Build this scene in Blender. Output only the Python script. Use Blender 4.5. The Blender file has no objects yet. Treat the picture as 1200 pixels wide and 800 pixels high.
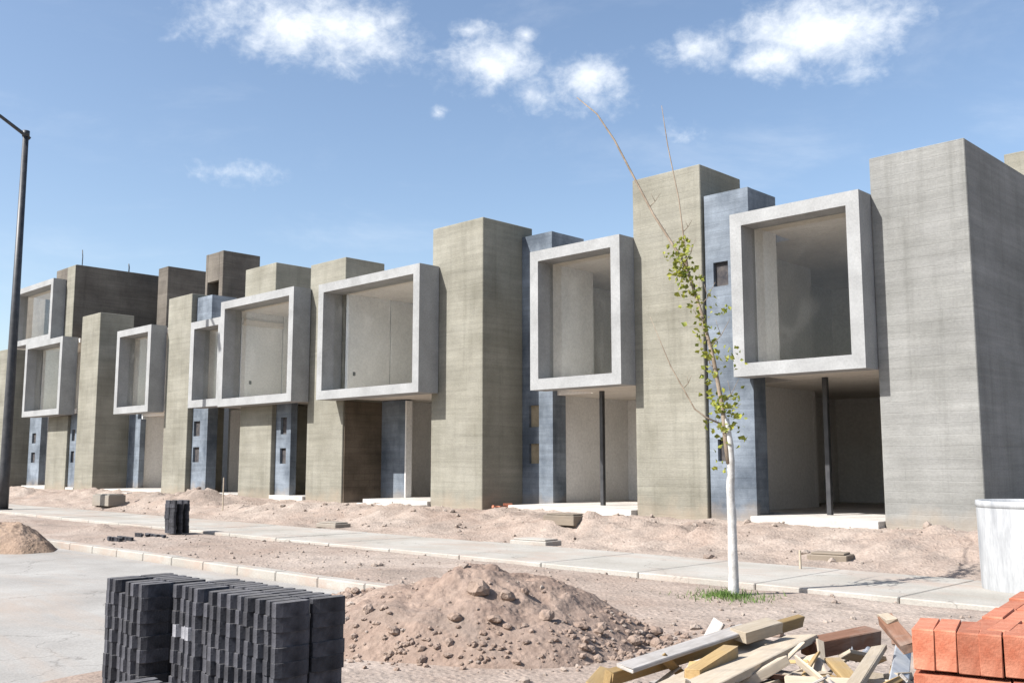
import bpy, bmesh, math, random
from mathutils import Vector, Matrix, noise
R = math.radians
rnd = random.Random(7)
sc = bpy.context.scene
COL = sc.collection

# ------------------------------------------------------------------ helpers
def tag(o, label=None, cat=None, group=None, kind=None):
    if label: o['label'] = label
    if cat: o['category'] = cat
    if group: o['group'] = group
    if kind: o['kind'] = kind
    return o

def empty(name, loc, rz=0.0):
    o = bpy.data.objects.new(name, None)
    o.empty_display_size = 0.2
    COL.objects.link(o)
    o.location = loc
    o.rotation_euler = (0, 0, rz)
    return o

def fbm(x, y, z=0.0, o=4):
    return noise.fractal(Vector((x, y, z)), 0.9, 2.0, o)

class MB:
    """collects shapes in one bmesh (world coordinates unless stated)"""
    def __init__(s): s.bm = bmesh.new()
    def box(s, x0, x1, y0, y1, z0, z1, bev=0.012):
        vs = [s.bm.verts.new((x, y, z)) for x in (x0, x1) for y in (y0, y1) for z in (z0, z1)]
        fs = [(0, 1, 3, 2), (4, 6, 7, 5), (0, 4, 5, 1), (2, 3, 7, 6), (0, 2, 6, 4), (1, 5, 7, 3)]
        F = [s.bm.faces.new([vs[i] for i in f]) for f in fs]
        if bev > 0:
            es = list({e for f in F for e in f.edges})
            bmesh.ops.bevel(s.bm, geom=es, offset=bev, segments=1, affect='EDGES', profile=0.5)
        return s
    def tube_rect(s, x0, x1, z0, z1, t, y0, y1, bev=0.012):
        """rectangular concrete sleeve open at both ends"""
        o = [(x0, z0), (x1, z0), (x1, z1), (x0, z1)]
        i = [(x0+t, z0+t), (x1-t, z0+t), (x1-t, z1-t), (x0+t, z1-t)]
        V = {}
        for k, y in enumerate((y0, y1)):
            V['o', k] = [s.bm.verts.new((a, y, b)) for a, b in o]
            V['i', k] = [s.bm.verts.new((a, y, b)) for a, b in i]
        F = []
        for j in range(4):
            n = (j+1) % 4
            F.append(s.bm.faces.new((V['o', 0][j], V['o', 0][n], V['i', 0][n], V['i', 0][j])))
            F.append(s.bm.faces.new((V['o', 1][n], V['o', 1][j], V['i', 1][j], V['i', 1][n])))
            F.append(s.bm.faces.new((V['o', 0][n], V['o', 0][j], V['o', 1][j], V['o', 1][n])))
            F.append(s.bm.faces.new((V['i', 0][j], V['i', 0][n], V['i', 1][n], V['i', 1][j])))
        es = [e for e in {e for f in F for e in f.edges} if len(e.link_faces) == 2 and e.calc_face_angle(0) > 0.5]
        bmesh.ops.bevel(s.bm, geom=es, offset=bev, segments=1, affect='EDGES', profile=0.5)
        return s
    def tube(s, pts, rad, n=8, cap=True):
        rings = []
        P = [Vector(p) for p in pts]
        for k, p in enumerate(P):
            d = (P[min(k+1, len(P)-1)] - P[max(k-1, 0)]).normalized()
            a = d.cross(Vector((0.31, 0.87, 0.12))).normalized()
            b = d.cross(a)
            r = rad[k] if isinstance(rad, (list, tuple)) else rad
            rings.append([s.bm.verts.new(p + a*math.cos(2*math.pi*j/n)*r + b*math.sin(2*math.pi*j/n)*r) for j in range(n)])
        for A, B in zip(rings, rings[1:]):
            for j in range(n):
                f = s.bm.faces.new((A[j], A[(j+1) % n], B[(j+1) % n], B[j])); f.smooth = True
        if cap:
            s.bm.faces.new(rings[0]); s.bm.faces.new(rings[-1])
        return s
    def prism(s, poly, z0, z1, bev=0.0):
        n = len(poly)
        lo = [s.bm.verts.new((x, y, z0)) for x, y in poly]
        hi = [s.bm.verts.new((x, y, z1)) for x, y in poly]
        F = [s.bm.faces.new(lo[::-1]), s.bm.faces.new(hi)]
        for j in range(n):
            F.append(s.bm.faces.new((lo[j], lo[(j+1) % n], hi[(j+1) % n], hi[j])))
        if bev:
            es = list(F[0].edges) + list(F[1].edges)
            bmesh.ops.bevel(s.bm, geom=es, offset=bev, segments=1, affect='EDGES', profile=0.5)
        return s
    def lathe(s, prof, n=40):
        rings = [[s.bm.verts.new((r*math.cos(2*math.pi*j/n), r*math.sin(2*math.pi*j/n), z)) for j in range(n)] for r, z in prof]
        for A, B in zip(rings, rings[1:]):
            for j in range(n):
                f = s.bm.faces.new((A[j], A[(j+1) % n], B[(j+1) % n], B[j])); f.smooth = True
        return s
    def rock(s, c, r, seed=0, sub=1, flat=0.75):
        m = Matrix.Translation(c) @ Matrix.Rotation(rnd.random()*6.28, 4, 'Z') @ Matrix.Rotation(rnd.uniform(-.5, .5), 4, 'X') @ Matrix.Diagonal((r*rnd.uniform(.8, 1.3), r*rnd.uniform(.7, 1.1), r*flat*rnd.uniform(.7, 1.15), 1))
        g = bmesh.ops.create_icosphere(s.bm, subdivisions=sub, radius=1.0, matrix=Matrix.Identity(4))
        for v in g['verts']:
            v.co *= 1 + 0.32*noise.noise(v.co*1.7 + Vector((seed*3.1, seed*1.7, 0)))+0.12*noise.noise(v.co*4.1 + Vector((seed, 0, 7)))
            v.co = m @ v.co
        return s
    def build(s, name, mat, parent=None, loc=None, smooth=False):
        me = bpy.data.meshes.new(name)
        bmesh.ops.recalc_face_normals(s.bm, faces=s.bm.faces[:])
        s.bm.to_mesh(me); s.bm.free()
        if smooth:
            for p in me.polygons: p.use_smooth = True
        me.materials.append(mat)
        o = bpy.data.objects.new(name, me)
        COL.objects.link(o)
        if parent is not None:
            o.parent = parent
            root = parent
            off = Vector(parent.location)
            while root.parent is not None:
                root = root.parent; off = off + Vector(root.location)
            if loc == 'local': pass
            else: me.transform(Matrix.Translation(-off))
        elif loc is not None:
            me.transform(Matrix.Translation(-Vector(loc))); o.location = loc
        return o

def copy_thing(o, parent=None):
    c = o.copy(); COL.objects.link(c)
    if parent: c.parent = parent
    for ch in [x for x in bpy.data.objects if x.parent == o]:
        copy_thing(ch, c)
    return c

# ------------------------------------------------------------------ materials
class N:
    def __init__(s, name):
        s.m = bpy.data.materials.new(name); s.m.use_nodes = True
        s.t = s.m.node_tree; s.n = s.t.nodes; s.L = s.t.links
        s.bsdf = s.n['Principled BSDF']; s.out = s.n['Material Output']
        s.geo = s.n.new('ShaderNodeNewGeometry')
        s.tc = s.n.new('ShaderNodeTexCoord')
    def lk(s, a, b): s.L.new(a, b)
    def vec(s, scale=(1, 1, 1), src='pos', off=(0, 0, 0)):
        mp = s.n.new('ShaderNodeMapping'); mp.inputs['Scale'].default_value = scale; mp.inputs['Location'].default_value = off
        s.lk(s.geo.outputs['Position'] if src == 'pos' else s.tc.outputs['Object'], mp.inputs['Vector'])
        return mp.outputs[0]
    def noise(s, v, scale, detail=4, rough=.55, dist=0):
        t = s.n.new('ShaderNodeTexNoise'); t.inputs['Scale'].default_value = scale
        t.inputs['Detail'].default_value = detail; t.inputs['Roughness'].default_value = rough; t.inputs['Distortion'].default_value = dist
        s.lk(v, t.inputs['Vector']); return t.outputs['Fac']
    def ramp(s, f, a, b, lo=0., hi=1.):
        t = s.n.new('ShaderNodeMapRange'); t.inputs[1].default_value = a; t.inputs[2].default_value = b
        t.inputs[3].default_value = lo; t.inputs[4].default_value = hi
        s.lk(f, t.inputs[0]); return t.outputs[0]
    def math(s, op, a, b=None):
        t = s.n.new('ShaderNodeMath'); t.operation = op
        for i, x in enumerate((a, b)):
            if x is None: continue
            if isinstance(x, (int, float)): t.inputs[i].default_value = x
            else: s.lk(x, t.inputs[i])
        return t.outputs[0]
    def mix(s, f, a, b, mode='MIX'):
        t = s.n.new('ShaderNodeMix'); t.data_type = 'RGBA'; t.blend_type = mode
        for k, x in ((0, f), (6, a), (7, b)):
            if isinstance(x, (int, float)): t.inputs[k].default_value = x
            elif isinstance(x, tuple): t.inputs[k].default_value = (*x, 1)
            else: s.lk(x, t.inputs[k])
        return t.outputs[2]
    def bump(s, h, strength, dist=.02):
        t = s.n.new('ShaderNodeBump'); t.inputs['Strength'].default_value = strength; t.inputs['Distance'].default_value = dist
        s.lk(h, t.inputs['Height']); s.lk(t.outputs[0], s.bsdf.inputs['Normal'])
    def done(s, col, rough=.9, spec=.2, metal=0):
        if isinstance(col, tuple): s.bsdf.inputs['Base Color'].default_value = (*col, 1)
        else: s.lk(col, s.bsdf.inputs['Base Color'])
        if isinstance(rough, (int, float)): s.bsdf.inputs['Roughness'].default_value = rough
        else: s.lk(rough, s.bsdf.inputs['Roughness'])
        s.bsdf.inputs['Specular IOR Level'].default_value = spec
        s.bsdf.inputs['Metallic'].default_value = metal
        return s.m

def m_block(name, c1, c2, mortar=.82, streak=.22):
    """thin grey render over concrete blocks: courses, trowel streaks, damp blotches"""
    k = N(name)
    sep = k.n.new('ShaderNodeSeparateXYZ'); k.lk(k.geo.outputs['Position'], sep.inputs[0])
    cb = k.n.new('ShaderNodeCombineXYZ'); k.lk(k.math('ADD', sep.outputs[0], sep.outputs[1]), cb.inputs[0]); k.lk(sep.outputs[2], cb.inputs[1])
    wob = k.noise(k.vec((1, 1, 1)), 3.0, 3)
    dv = k.n.new('ShaderNodeVectorMath'); dv.operation = 'ADD'; k.lk(cb.outputs[0], dv.inputs[0])
    cw = k.n.new('ShaderNodeCombineXYZ'); k.lk(k.math('MULTIPLY', k.math('SUBTRACT', wob, .5), .05), cw.inputs[1]); k.lk(cw.outputs[0], dv.inputs[1])
    br = k.n.new('ShaderNodeTexBrick'); k.lk(dv.outputs[0], br.inputs['Vector'])
    br.inputs['Scale'].default_value = 1; br.inputs['Brick Width'].default_value = .4; br.inputs['Row Height'].default_value = .2
    br.inputs['Mortar Size'].default_value = .012; br.inputs['Mortar Smooth'].default_value = .8
    br.inputs['Color1'].default_value = (1, 1, 1, 1); br.inputs['Color2'].default_value = (.94, .94, .95, 1); br.inputs['Mortar'].default_value = (mortar, mortar, mortar, 1)
    big = k.noise(k.vec((1, 1, .8)), .9, 6, .6)
    col = k.mix(k.ramp(big, .35, .65), c1, c2)
    st = k.noise(k.vec((.5, .5, 9)), 1.1, 5, .65, .3)
    col = k.mix(1.0, col, k.mix(k.ramp(st, .3, .7), (1-streak, 1-streak, 1-streak), (1.06, 1.06, 1.06)), 'MULTIPLY')
    fine = k.noise(k.vec((1, 1, 2)), 22, 4, .6)
    run = k.noise(k.vec((3.5, 3.5, .22)), 1.3, 5, .65)
    col = k.mix(1.0, col, k.mix(k.ramp(run, .52, .78), (1, 1, 1), (.80, .80, .79)), 'MULTIPLY')
    band = k.noise(k.vec((.04, .04, 1.6)), 1.0, 2, .5)
    col = k.mix(1.0, col, k.mix(k.ramp(band, .4, .6), (.93, .93, .925), (1.04, 1.04, 1.04)), 'MULTIPLY')
    col = k.mix(1.0, col, k.mix(k.ramp(fine, .25, .75), (.86, .86, .86), (1.1, 1.1, 1.1)), 'MULTIPLY')
    msk = k.ramp(k.noise(k.vec(), .6, 3), .35, .6)
    col = k.mix(k.math('MULTIPLY', msk, .9), col, k.mix(1.0, col, br.outputs['Color'], 'MULTIPLY'))
    # ground splash stains with a ragged edge
    sp = k.math('ADD', sep.outputs[2], k.math('MULTIPLY', k.math('SUBTRACT', k.noise(k.vec(), 2.2, 5), .5), .9))
    col = k.mix(k.ramp(sp, .35, .75, .5, 0), col, (.30, .24, .18))
    h = k.math('ADD', k.math('MULTIPLY', st, .6), k.math('MULTIPLY', fine, .35))
    h = k.math('SUBTRACT', h, k.math('MULTIPLY', br.outputs['Fac'], .35))
    # faint vertical run-off streaks and pour bands
    k.bump(h, .38, .016)
    return k.done(col, .93, .15)

def m_plain(name, c1, c2, scale=2., rough=.9, bump=.3, fscale=30, spec=.2, src='pos', contrast=(.35, .65), stretch=(1, 1, 1), rv=0, dist=.01, topdust=0):
    k = N(name)
    v = k.vec(stretch, src)
    col = k.mix(k.ramp(k.noise(v, scale, 6, .6, .2), *contrast), c1, c2)
    f = k.noise(v, fscale, 4, .6)
    col = k.mix(1.0, col, k.mix(k.ramp(f, .25, .75), (.85, .85, .85), (1.1, 1.1, 1.1)), 'MULTIPLY')
    if rv:
        oi = k.n.new('ShaderNodeObjectInfo')
        g = k.n.new('ShaderNodeCombineColor')
        r_ = k.ramp(oi.outputs['Random'], 0, 1, 1-rv, 1+rv)
        for i in range(3): k.lk(r_, g.inputs[i])
        col = k.mix(1.0, col, g.outputs[0], 'MULTIPLY')
    if topdust:
        sx = k.n.new('ShaderNodeSeparateXYZ'); k.lk(k.geo.outputs['Normal'], sx.inputs[0])
        col = k.mix(k.math('MULTIPLY', k.ramp(sx.outputs[2], .6, .95, 0, topdust), k.ramp(k.noise(k.vec(), 7, 5, .7), .3, .6, .3, 1)), col, (.30, .28, .26))
    if bump: k.bump(f, bump, dist)
    return k.done(col, rough, spec)

M = {}
M['render_grey'] = m_block('grey_render', (.205, .203, .19), (.262, .26, .246), .95, .17)
M['render_beige'] = m_block('beige_render', (.205, .194, .157), (.272, .26, .217), .94, .16)
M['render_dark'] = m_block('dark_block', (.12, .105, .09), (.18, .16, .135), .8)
M['recess'] = m_block('dark_brown_block', (.085, .068, .05), (.15, .12, .09), .7, .2)
M['blue'] = m_block('blue_grey_plaster', (.085, .102, .125), (.23, .262, .30), .97, .24)
M['frame'] = m_plain('smooth_concrete', (.25, .251, .248), (.32, .322, .319), 1.4, .85, .25, 26)
M['plaster'] = m_plain('interior_plaster', (.62, .605, .58), (.70, .685, .66), .8, .95, .15, 14)
M['ceiling'] = m_plain('ceiling_plaster', (.56, .505, .44), (.64, .585, .515), .8, .95, .15, 14)
M['slab'] = m_plain('floor_concrete', (.40, .37, .34), (.55, .52, .48), 1.7, .9, .4, 22)
M['roof'] = m_plain('roof_concrete', (.30, .29, .27), (.38, .37, .35), 1, .95, .3, 20)
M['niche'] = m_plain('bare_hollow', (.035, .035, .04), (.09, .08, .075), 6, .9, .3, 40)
M['ochre'] = m_plain('ochre_hollow', (.22, .18, .12), (.30, .25, .17), 6, .9, .3, 40)
M['steel'] = m_plain('dark_steel', (.02, .021, .024), (.045, .045, .048), 5, .5, .1, 60, .5)
M['walk'] = m_plain('sidewalk_concrete', (.30, .28, .25), (.415, .395, .365), .9, .92, .4, 18, contrast=(.3, .7))
M['kerb'] = m_plain('kerb_concrete', (.30, .275, .24), (.39, .37, .335), 1.6, .92, .4, 20)
M['road'] = m_plain('road_surface', (.235, .22, .20), (.325, .31, .285), .55, .93, .35, 45, contrast=(.3, .7))
M['paver'] = m_plain('black_paver', (.02, .02, .024), (.066, .066, .076), 9, .8, .5, 70, .3, 'obj', rv=.4, topdust=.3)
M['paver_pale'] = m_plain('dusty_paver', (.13, .13, .145), (.30, .30, .32), 9, .9, .5, 70, .2, 'obj')
M['brick'] = m_plain('orange_brick', (.33, .105, .06), (.45, .20, .13), 9, .92, .3, 130, .15, 'obj', rv=.22)
M['drum'] = m_plain('whitewashed_drum', (.22, .226, .236), (.37, .376, .38), 2.2, .7, .25, 20, .3, 'obj', stretch=(2.6, 2.6, .45), contrast=(.25, .58))
M['grass'] = m_plain('green_grass', (.07, .13, .03), (.13, .19, .05), 8, .8, 0)

def m_dirt(name, c1, c2, c3, big=.35, src='pos', damp=(.20, .165, .14)):
    k = N(name)
    v = k.vec((1, 1, 1), src)
    col = k.mix(k.ramp(k.noise(v, big, 6, .65, .4), .36, .62), c1, c2)
    col = k.mix(k.ramp(k.noise(v, 1.7, 6, .7), .5, .72), col, c3)
    dp = k.noise(k.vec((.6, 1.3, 1), src, (7, 3, 0)), .55, 6, .68, .6)
    col = k.mix(k.ramp(dp, .54, .68, 0, .75), col, damp)
    f = k.noise(v, 14, 6, .7)
    col = k.mix(1.0, col, k.mix(k.ramp(f, .28, .72), (.74, .73, .72), (1.16, 1.16, 1.16)), 'MULTIPLY')
    vo = k.n.new('ShaderNodeTexVoronoi'); vo.inputs['Scale'].default_value = 17; k.lk(v, vo.inputs['Vector'])
    peb = k.ramp(vo.outputs['Distance'], .1, .5, 1, 0)
    h = k.math('ADD', k.math('MULTIPLY', f, .8), k.math('MULTIPLY', peb, .35))
    k.bump(h, .6, .04)
    return k.done(col, .97, .08)
M['dirt'] = m_dirt('dry_soil', (.285, .22, .18), (.37, .31, .265), (.25, .21, .18))
M['mound'] = m_dirt('pink_soil', (.235, .17, .135), (.29, .222, .18), (.21, .15, .12), .8)
M['brown'] = m_dirt('brown_soil', (.25, .18, .13), (.33, .24, .18), (.22, .16, .12), .8)
M['clod'] = m_plain('soil_clod', (.24, .175, .138), (.31, .24, .195), 1.3, .97, .7, 30, .1, dist=.03)
M['rubble'] = m_plain('pale_rubble', (.26, .205, .17), (.36, .305, .26), .9, .97, .7, 30, .1, dist=.03)

def m_dusty(name, c1, c2, dust, lo, hi, stretch, scale, crack=.0):
    k = N(name); v = k.vec()
    col = k.mix(k.ramp(k.noise(v, .8, 6, .6, .2), .3, .7), c1, c2)
    if crack:
        vo = k.n.new('ShaderNodeTexVoronoi'); vo.feature = 'DISTANCE_TO_EDGE'; vo.inputs['Scale'].default_value = .42
        wv = k.n.new('ShaderNodeVectorMath'); wv.operation = 'ADD'; k.lk(v, wv.inputs[0])
        cn = k.n.new('ShaderNodeTexNoise'); cn.inputs['Scale'].default_value = 2.2; cn.inputs['Detail'].default_value = 5; k.lk(v, cn.inputs['Vector']); k.lk(cn.outputs['Color'], wv.inputs[1])
        k.lk(wv.outputs[0], vo.inputs['Vector'])
        col = k.mix(k.ramp(vo.outputs['Distance'], .0, .008, crack, 0), col, (.10, .09, .08))
    f = k.noise(v, 38, 4, .6)
    col = k.mix(1.0, col, k.mix(k.ramp(f, .25, .75), (.84, .84, .84), (1.1, 1.1, 1.1)), 'MULTIPLY')
    d = k.noise(k.vec(stretch), scale, 7, .68, .5)
    d = k.math('MULTIPLY', k.ramp(d, lo, hi), k.ramp(k.noise(v, 9, 5, .7), .25, .55, .45, 1))
    col = k.mix(d, col, dust)
    k.bump(k.math('ADD', f, k.math('MULTIPLY', d, .8)), .35, .012)
    return k.done(col, .94, .15)
DUST = (.335, .275, .232)
M['walk'] = m_dusty('sidewalk_concrete', (.30, .28, .245), (.41, .39, .355), DUST, .47, .66, (.55, 1, 1), .9, .5)
M['kerb'] = m_dusty('kerb_concrete', (.30, .275, .24), (.39, .37, .335), DUST, .46, .6, (.8, 1, 1), 1.3)
M['road'] = m_dusty('road_surface', (.255, .24, .22), (.36, .345, .32), (.32, .265, .22), .5, .72, (.16, .9, 1), .9, .5)

def m_wood(name, c1, c2, c3=None):
    k = N(name)
    v = k.vec((1.2, 14, 14), 'obj')
    g = k.noise(v, 2.4, 6, .65, 1.2)
    col = k.mix(k.ramp(g, .3, .7), c1, c2)
    oi = k.n.new('ShaderNodeObjectInfo')
    cc = k.n.new('ShaderNodeCombineColor'); r_ = k.ramp(oi.outputs['Random'], 0, 1, .78, 1.15)
    for i in range(3): k.lk(r_, cc.inputs[i])
    col = k.mix(1.0, col, cc.outputs[0], 'MULTIPLY')
    d = k.noise(k.vec((1, 1, 1), 'obj'), 5, 4, .6)
    col = k.mix(k.ramp(d, .5, .75, 0, .55), col, c3 or (.24, .21, .18))
    k.bump(g, .5, .006)
    return k.done(col, .85, .2)
M['wood_pale'] = m_wood('pale_lumber', (.36, .295, .215), (.46, .395, .31))
M['wood_ochre'] = m_wood('ochre_lumber', (.30, .20, .09), (.38, .27, .13))
M['wood_grey'] = m_wood('weathered_lumber', (.27, .25, .23), (.42, .39, .36))
M['wood_brown'] = m_wood('brown_lumber', (.13, .065, .04), (.22, .12, .08))
M['bark'] = m_plain('young_bark', (.17, .13, .095), (.29, .235, .18), 8, .9, .4, 50)
M['lime'] = m_plain('lime_wash', (.36, .345, .32), (.52, .51, .49), 7, .9, .4, 40, contrast=(.3, .6))
M['sheet'] = m_plain('dirty_sheet', (.16, .17, .19), (.30, .31, .33), 6, .55, .3, 20, .4)
M['plastic'] = m_plain('pale_sheet', (.30, .315, .34), (.46, .47, .48), 6, .5, .3, 20, .4)

def m_leaf():
    k = N('sapling_leaf')
    oi = k.noise(k.vec(), 9, 2)
    col = k.mix(k.ramp(oi, .35, .65), (.10, .13, .02), (.36, .36, .06))
    k.done(col, .55, .3)
    tr = k.n.new('ShaderNodeBsdfTranslucent'); k.lk(col, tr.inputs[0])
    ms = k.n.new('ShaderNodeMixShader'); ms.inputs[0].default_value = .3
    k.lk(k.bsdf.outputs[0], ms.inputs[1]); k.lk(tr.outputs[0], ms.inputs[2]); k.lk(ms.outputs[0], k.out.inputs[0])
    return k.m
M['leaf'] = m_leaf()

def m_glass():
    k = N('window_glass')
    lw = k.n.new('ShaderNodeLayerWeight')
    tr = k.n.new('ShaderNodeBsdfTransparent'); tr.inputs[0].default_value = (.985, .99, .985, 1)
    gl = k.n.new('ShaderNodeBsdfGlossy'); gl.inputs['Roughness'].default_value = .02
    df = k.n.new('ShaderNodeBsdfDiffuse'); df.inputs[0].default_value = (.62, .6, .56, 1)
    du = k.ramp(k.noise(k.vec((1, 1, .6)), 1.6, 6, .65, .6), .5, .8, .0, .03)
    ms = k.n.new('ShaderNodeMixShader'); m2 = k.n.new('ShaderNodeMixShader')
    k.lk(k.math('ADD', k.math('MULTIPLY', k.math('POWER', lw.outputs['Facing'], 5.0), .6), .018), ms.inputs[0]); k.lk(tr.outputs[0], ms.inputs[1]); k.lk(gl.outputs[0], ms.inputs[2])
    k.lk(du, m2.inputs[0]); k.lk(ms.outputs[0], m2.inputs[1]); k.lk(df.outputs[0], m2.inputs[2]); k.lk(m2.outputs[0], k.out.inputs[0])
    return k.m
M['glass'] = m_glass()

# ------------------------------------------------------------------ ground
def ss(a, b, x):
    t = min(1, max(0, (x-a)/(b-a))); return t*t*(3-2*t)
LUMPS = [(-13.0, 15.6, .30, 1.5, .8), (-10.6, 15.2, .14, 1.0, .7), (-7.0, 15.6, .16, 1.2, .7), (-16.5, 16.2, .12, 1.2, .6),
         (-20.4, 16.0, .15, 1.6, .7), (-24.8, 15.6, .16, 1.5, .8), (-30.0, 16.0, .42, 1.6, 1.0), (-33.0, 15.6, .22, 1.5, .9),
         (-38.8, 16.4, .30, 1.6, .9), (-43.5, 15.4, .22, 1.6, .8), (-48.5, 16.0, .2, 2., .9), (-4.8, 16.3, .2, 1.1, .8), (-22.4, 9.5, .16, .45, .3),
         (-27.0, 9.4, .07, 1.4, .6), (-6.8, 16.6, .1, .8, .5), (-1.5, 15.5, .2, 1.5, 1.)]
def gh(x, y):
    n1 = fbm(x*.45, y*.45, 3.1, 3); n2 = fbm(x*1.9, y*1.9, 1.7, 4)
    b = -.14 + .10*ss(-9.2+1.2*n1, -7.0+1.2*n1, x) + .025*n1*ss(-9, -7, x)
    strip = .0 + .03*n1 + .022*n2
    h = b + (strip - b)*ss(7.5, 7.85, y + .12*n2*ss(-10.8, -9.8, x))
    # dirt lies below the sidewalk except where it spills over the edges
    under = ss(10.75, 11.05, y + .16*n2)*(1-ss(13.05, 13.5, y + .22*n1 + .18*n2))
    h = h*(1-under) - .05*under
    h += .34*ss(13.4, 17.2, y)
    lot = ss(13.3, 14.2, y)*(1-ss(17.3, 18, y))
    h += lot*(.05*n2 + .06*n1 + .03*fbm(x*5, y*5, 4.4, 3))
    if 8 < y < 18.5:
        for cx, cy, a, sx, sy in LUMPS:
            q = ((x-cx)/sx)**2 + ((y-cy)/sy)**2
            if q < 6: h += .7*a*math.exp(-q)*(1+.8*n2)
    return h
def make_ground():
    xs = [-1800, -700, -300, -160, -110, -85, -70]
    x = -60.0
    while x < -20: xs.append(x); x += .22
    while x < 6: xs.append(x); x += .11
    xs += [6, 9, 14, 22, 40, 80, 200, 600, 1800]
    ys = [-1500, -500, -150, -60, -25, -12, -6, -3]
    y = -1.0
    while y < 4: ys.append(y); y += .2
    while y < 18.4: ys.append(y); y += .11
    ys += [18.6, 19, 20, 22, 25, 30, 38, 50, 80, 150, 400, 1800]
    nx, ny = len(xs), len(ys)
    co = []
    for yy in ys:
        for xx in xs:
            dense = -61 < xx < 7 and -1.5 < yy < 18.5
            co.append((xx, yy, gh(xx, yy) if dense else (-.14 if yy < 7.6 else min(.34, .34*ss(13.4, 17.2, yy)-(.05 if 10.9 < yy < 13.4 else 0)))))
    fs = [(j*nx+i, j*nx+i+1, (j+1)*nx+i+1, (j+1)*nx+i) for j in range(ny-1) for i in range(nx-1)]
    me = bpy.data.meshes.new('ground'); me.from_pydata(co, [], fs); me.update()
    for p in me.polygons: p.use_smooth = True
    me.materials.append(M['dirt'])
    o = bpy.data.objects.new('ground', me); COL.objects.link(o); tag(o, kind='structure')
make_ground()
tag(MB().box(-300, 60, -30, 7.55, -.6, -.085, 0).build('road', M['road']), kind='structure')
b = MB(); x = -120.0
while x < -9.9:
    b.box(x+.006, x+1.0-.006, 7.58, 7.78, -.3, .035+rnd.uniform(-.006, .006), .015); x += 1.0
tag(b.build('kerb', M['kerb']), kind='structure')
b = MB(); x = -120.0
while x < 12:
    b.box(x+.008, x+1.8-.008, 10.98, 13.28, -.2, .03+rnd.uniform(-.008, .008), .012); x += 1.8
tag(b.build('sidewalk', M['walk']), kind='structure')

# ------------------------------------------------------------------ houses
FZ = .47
def house(label, ox, towers, bays, slabs, room, post=None, roof_z=None, group='unfinished row houses', mat='render_beige', extra=None):
    root = empty('row_house', (ox, 17.7, .3))
    tag(root, label, 'house', group)
    for t in towers:
        bm = MB()
        for (x0, x1, y0, y1, z0, z1) in t['boxes']: bm.box(x0, x1, y0, y1, z0, z1, .014)
        bm.build(t.get('name', 'tower'), M[t.get('mat', mat)], root)
    for (x0, x1, z0, z1, yf, deep) in bays:
        bay = MB().tube_rect(x0, x1, z0, z1, .26, yf, yf+deep).build('window_bay', M['frame'], root)
        MB().box(x0+.24, x1-.24, yf+.42, yf+.43, z0+.24, z1-.24, 0).build('glass_pane', M['glass'], bay)
    for s in slabs:
        x0, x1, y0, y1, top = s['box']; holes = s.get('holes', [])
        bm = MB()
        if holes:
            # the front skin is built round its hollows, the rest stands behind it
            hx0, hx1 = holes[0][0], holes[0][1]
            bm.box(x0, hx0, y0, y0+.12, .15, top, 0); bm.box(hx1, x1, y0, y0+.12, .15, top, 0)
            zs = sorted(holes, key=lambda h: h[2]); z = .15
            for h in zs:
                bm.box(hx0, hx1, y0, y0+.12, z, h[2], 0); z = h[3]
            bm.box(hx0, hx1, y0, y0+.12, z, top, 0)
            bm.box(x0+.004, x1-.004, y0+.12, y1, .15, s.get('low', top)-.004, 0)
        else:
            bm.box(x0, x1, y0, y1, .15, top, .012)
        if s.get('cap'):
            bm.box(x0+.003, x1-.003, y1+.001, s['cap'], s['low']-.4, top-.003, 0)
            if holes: bm.box(x0+.003, x1-.003, y0+.121, y1, s['low']+.001, top-.003, 0)
        w = bm.build('feature_wall', M['blue'], root)
        for h in holes:
            MB().box(h[0]-.02, h[1]+.02, y0+.085, y0+.119, h[2]-.02, h[3]+.02, 0).build('meter_niche', M[s.get('niche', 'niche')], w)
    xl, xr, yb, zb, zt, op0, op1, yfr = room
    # party walls, back wall, slabs
    bm = MB().box(xl, xl+.14, 19.36, yb, .1, zt, 0); bm.build('party_wall', M['plaster'], root)
    bm = MB().box(xr-.14, xr, 19.36, yb, .1, zt, 0); bm.build('party_wall', M['plaster'], root)
    MB().box(xl-.003, xr+.003, yb+.002, yb+.15, .1, zt, 0).build('back_wall', M['plaster'], root)
    MB().box(op0+.01, op1-.01, yfr, yb-.004, .05, FZ+rnd.uniform(-.02, .02), .01).build('floor_slab', M['slab'], root)
    if op0 > xl+.3: MB().box(xl+.15, op0+.005, 19.37, yb-.004, .05, FZ-.01, 0).build('floor_slab', M['slab'], root)
    bm = MB().box(xl+.145, xr-.145, 19.37, yb-.004, zb+.02, zb+.22, 0)
    fx = bays[0][0]+.2
    bm.box(fx+.006, op1-.006, bays[0][4]+bays[0][5]+.003, 19.366, zb+.024, zb+.224, 0)
    bm.build('ceiling_slab', M['ceiling'], root)
    bm = MB().box(xl+.004, xr-.004, 19.32, yb+.148, zt+.002, zt+.2, 0)
    bm.box(fx+.006, op1-.006, bays[0][4]+bays[0][5]+.003, 19.318, zt+.004, zt+.2, 0)
    bm.build('roof_slab', M['ceiling'], root)
    if post:
        MB().box(post-.05, post+.05, 18.95, 19.05, FZ-.03, zb+.03, .006).build('steel_post', M['steel'], root)
    for nm, mt, bx in (extra or []):
        bm = MB()
        for q in bx: bm.box(*q[:5], q[5]+(.09 if nm == 'inner_wall' else 0), .012)
        bm.build(nm, M[mt], root)
    return root

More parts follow.
